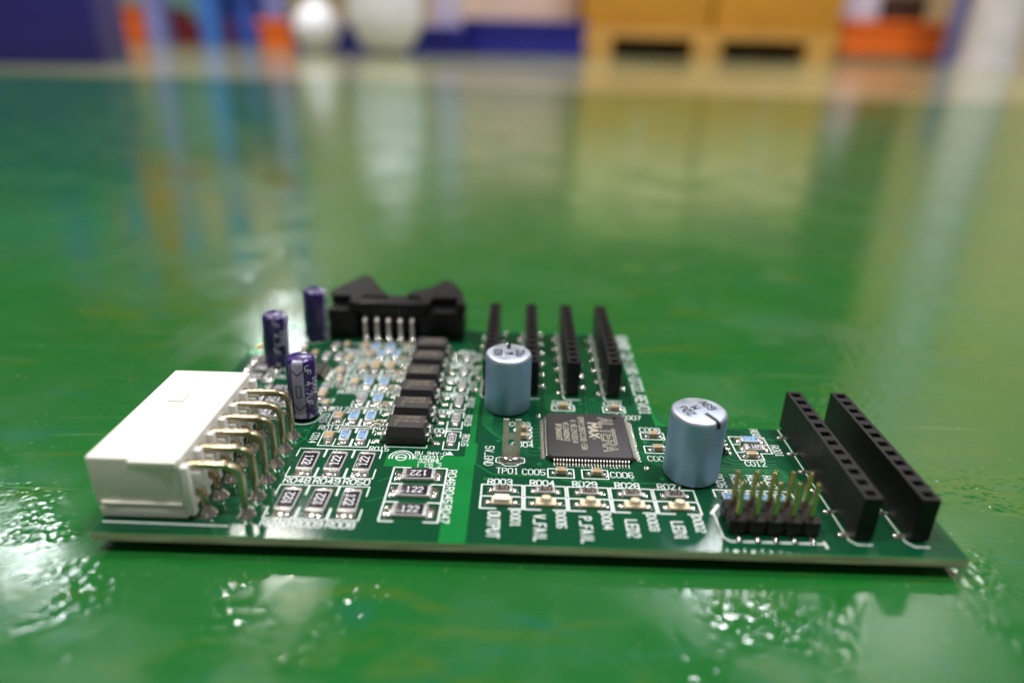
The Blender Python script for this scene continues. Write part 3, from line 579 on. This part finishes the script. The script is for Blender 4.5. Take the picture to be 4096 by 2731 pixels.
pl = MB(); pl.add([(-8, 1.02-.02, .0006), (-.27, 1.0, .0006), (.05, .93, .0006), (.8, .90, .0006), (8, .85, .0006), (14, 25, .0006), (-14, 25, .0006)], [[0, 1, 2, 3, 4, 5, 6]], 'pale'); po = link('pale_floor', pl.mesh('pale_floor', 1)); po['kind'] = 'structure'

# ================================================================== blurred warehouse behind
def simple(name, col, **k): M[name] = mat(name, col, k.pop('rough', .5), scale=k.pop('scale', 12), var=k.pop('var', .15), **k); return name
simple('navy_plastic', (.022, .014, .20)); simple('navy_bin', (.012, .014, .24)); simple('blue_steel', (.05, .12, .55)); simple('pale_blue_steel', (.25, .27, .62)); simple('teal_steel', (.06, .20, .66)); simple('orange_steel', (.85, .15, .01))
simple('dark_red', (.20, .02, .03)); simple('dark_brown', (.05, .018, .01)); simple('kraft', (.48, .27, .07)); simple('kraft_pale', (.78, .55, .42)); simple('ochre', (.55, .25, .02)); simple('pallet_wood', (.60, .32, .07), bump=.3, bscale=60)
simple('cream', (.90, .76, .44)); simple('reflection_panel', (.16, .34, .38)); simple('white_film', (.93, .91, .98), rough=.3, var=.04); simple('lavender', (.60, .52, .64)); simple('grey_steel', (.66, .60, .60)); simple('tan_wall', (.86, .66, .36)); simple('gap_shade', (.035, .022, .010))
def top(name, label, cat, loc=(0, 0, 0), rot=0, group=None):
    o = bpy.data.objects.new(name, None); C.objects.link(o); o.location = loc; o.rotation_euler = (0, 0, rot); o['label'] = label; o['category'] = cat
    if group: o['group'] = group
    return o
def part(name, parent, boxes, m, r=.004):
    mb = MB()
    for bx in boxes: mb.box(*bx, m, r)
    return link(name, mb.mesh(name, 1), parent)
def crate(name, label, cat, x, y, wx, dy, h, m, rot=0, z=0, group=None):
    t = top(name, label, cat, (x, y, z), rot, group); a = wx/2; th = .015
    part('side_wall', t, [(-a, a, 0, th, .0, h), (-a, a, dy-th, dy, .0, h), (-a, -a+th, th, dy-th, 0, h), (a-th, a, th, dy-th, 0, h)], m); part('base', t, [(-a+th, a-th, th, dy-th, .01, .03)], m); part('rim', t, [(-a-.012, a+.012, -.012, 0, h-.03, h)], m); return t
def carton(label, x, y, wx, dy, h, z, m, group=None, rot=0):
    t = top('carton', label, 'carton', (x, y, z), rot, group); part('box', t, [(-wx/2, wx/2, 0, dy, 0, h)], m, .006); part('tape', t, [(-.03, .03, -.001, dy*.98, h*.7, h+.0015)], 'kraft_pale', 0); return t
crate('navy_crate', 'deep navy plastic crate nearest at the far left', 'crate', -.733-.37*math.cos(.4), 1.30-.37*math.sin(.4), .74, .5, .26, 'navy_plastic', .4)
# racking at the left: blue uprights, orange beams
rk = top('storage_rack', 'blue upright storage rack with orange beams at the left', 'rack', (0, 3.5, 0))
for x, w_, m in ((-2.40, .08, 'blue_steel'), (-2.05, .08, 'teal_steel'), (-1.76, .08, 'pale_blue_steel'), (-1.50, .08, 'teal_steel'), (-1.18, .08, 'pale_blue_steel')): part('upright', rk, [(x, x+w_, 0, .1, 0, 1.35)], m)
for z in (.62, 1.25): part('beam', rk, [(-2.4, -1.10, -.03, -.002, z, z+.09)], 'orange_steel')
part('shelf', rk, [(-2.3, -1.1, .05, .9, .64, .68)], 'grey_steel')
crate('orange_crate', 'small orange crate on the floor inside the rack', 'crate', -1.92, 3.62, .30, .4, .17, 'orange_steel')
crate('brown_crate', 'low dark red crate beside the orange crate', 'crate', -1.56, 3.62, .30, .5, .12, 'dark_red')
t = top('blue_drum', 'blue plastic drum standing in the rack', 'drum', (-1.36, 3.85, 0)); d = MB(); d.lathe([(.15, 0), (.16, .05), (.16, .3), (.165, .32), (.16, .34), (.155, .56), (.14, .58)], 'blue_steel', n=32); link('body', d.mesh('body', 1), t); d = MB(); d.lathe([(.145, .58), (.145, .6), (.001, .6)], 'blue_steel', n=32); link('lid', d.mesh('lid', 1), t)
crate('red_crate', 'short red crate at the right end of the rack', 'crate', -1.13, 3.45, .13, .4, .12, 'orange_steel')
carton('tall orange brown carton on the rack shelf', -1.98, 3.6, .36, .5, .5, .68, 'orange_steel'); carton('pale carton beside the tall carton on the rack shelf', -1.5, 3.6, .42, .5, .38, .68, 'kraft_pale')
# white bags in front of a low navy tray
crate('navy_tray', 'low navy tray behind the white bags', 'tray', -.50, 2.72, .62, .5, .10, 'navy_bin')
def bag(label, x, y, r, h):
    t = top('white_bag', label, 'bag', (x, y, 0), 0, 'white round bags'); d = MB(); d.lathe([(.2*r, .002), (.55*r, .14*r), (.85*r, .5*r), (r, r), (r, max(r*1.05, h-r)), (.86*r, max(r*1.4, h-.5*r)), (.5*r, h-.12*r), (.2*r, h)], 'white_film', n=40); link('sack', d.mesh('sack', 1), t)
    d = MB(); d.lathe([(.19*r, h-.002), (.10*r, h+.02), (.17*r, h+.05), (.02, h+.055)], 'white_film', n=20); link('tied_neck', d.mesh('tied_neck', 1), t)
bag('short round white bag in front of the navy tray', -.675, 2.56, .082, .165); bag('tall round white bag beside the navy bin', -.41, 2.45, .122, .46)
crate('navy_bin', 'low navy bin left of the wooden pallet', 'bin', .05, 3.0, .50, .5, .135, 'navy_bin')
carton('peach carton resting behind the navy bin', -.05, 3.55, .70, .4, .62, 0, 'kraft_pale')
t = top('wrapped_bundle', 'pale lavender wrapped bundle between the tall white bag and navy bin', 'bundle', (-.25, 2.9, 0)); part('wrap', t, [(-.06, .05, 0, .08, 0, .62)], 'lavender', .02)
# pallet with cartons
pt = top('wooden_pallet', 'wooden pallet standing on the pale floor', 'pallet', (.30, 3.3, 0), math.radians(1.5))
for x in (0, .50, 1.02):
    for y in (0, .35, .7): part('block', pt, [(x+.02, x+.15, y, y+.1, .018, .082)], 'pallet_wood')
    part('runner', pt, [(x+.02, x+.15, 0, .8, 0, .018)], 'pallet_wood', .002)
part('deck', pt, [(0, 1.19, 0, .8, .082, .12)], 'pallet_wood')
for i, (cx, cy) in enumerate(((.60, 3.33), (1.19, 3.35))):
    side = ('left', 'right')[i]
    carton('ochre carton on the %s half of the wooden pallet' % side, cx, cy, .57, .6, .27, .122, 'ochre', 'cartons on the pallet'); carton('cream carton stacked on the %s ochre carton' % side, cx, cy, .56, .6, .36-.06*i, .394, 'cream', 'cartons on the pallet')
crate('gap_backing', 'dark brown backing added behind the wooden pallet to darken its gaps', 'box', .95, 4.35, 1.5, .5, .5, 'gap_shade')  # added to close the view under the pallet so its gaps look shaded
# orange bin and neighbours
crate('orange_bin', 'bright orange bin right of the wooden pallet', 'bin', 1.76, 3.42, .47, .5, .15, 'orange_steel', math.radians(2), .03)
t = top('sack', 'pale lavender sack standing in the orange bin', 'sack', (1.64, 3.6, .05)); d = MB(); d.lathe([(.09, 0), (.11, .1), (.10, .25), (.05, .33), (.001, .34)], 'lavender', n=24); link('cloth', d.mesh('cloth', 1), t)
t = top('toolbox', 'dark toolbox in the orange bin beside the sack', 'toolbox', (1.88, 3.6, .06)); part('case', t, [(-.10, .10, 0, .25, 0, .24)], 'dark_brown', .01)
t = top('blue_post', 'slim blue violet post beside the orange bin', 'post', (2.02, 3.35, 0)); part('shaft', t, [(-.03, .03, 0, .06, .01, .4)], 'pale_blue_steel'); part('foot', t, [(-.06, .06, -.03, .09, 0, .01)], 'pale_blue_steel', .001)
t = top('grey_pipe', 'wide pale grey pipe column right of the blue post', 'column', (1.93, 2.95, 0)); d = MB(); d.lathe([(.105, 0), (.105, 1.7)], 'grey_steel', n=36); link('shaft', d.mesh('shaft', 1), t); d = MB(); d.lathe([(.13, 0), (.13, .015), (.106, .015)], 'grey_steel', n=36); link('flange', d.mesh('flange', 1), t)
carton('tall tan carton at the far right edge', 2.72, 3.1, 1.2, .8, 1.25, 0, 'tan_wall'); carton('second tan carton stacked on the tall tan carton', 2.70, 3.12, 1.15, .75, 1.2, 1.252, 'tan_wall')
t = top('reflection_panel', 'teal panel added behind the rack at the left for the floor reflection', 'reflection_panel', (-4.2, 6.0, 0)); part('panel', t, [(-2.6, 2.0, 0, .05, .05, 1.9)], 'reflection_panel'); part('frame', t, [(-2.66, -2.602, 0, .05, 0, 1.95), (2.002, 2.06, 0, .05, 0, 1.95)], 'grey_steel')  # added so that the glossy floor at the left mirrors something bluish
# back wall of the hall
bw = MB(); bw.box(-14, 14, 11.5, 11.7, 0, 6.5, simple('hall_wall', (.85, .66, .40), scale=1.2, var=.35)); o = link('back_wall', bw.mesh('back_wall', 1)); o['label'] = 'tan wall at the far end of the hall'; o['category'] = 'wall'
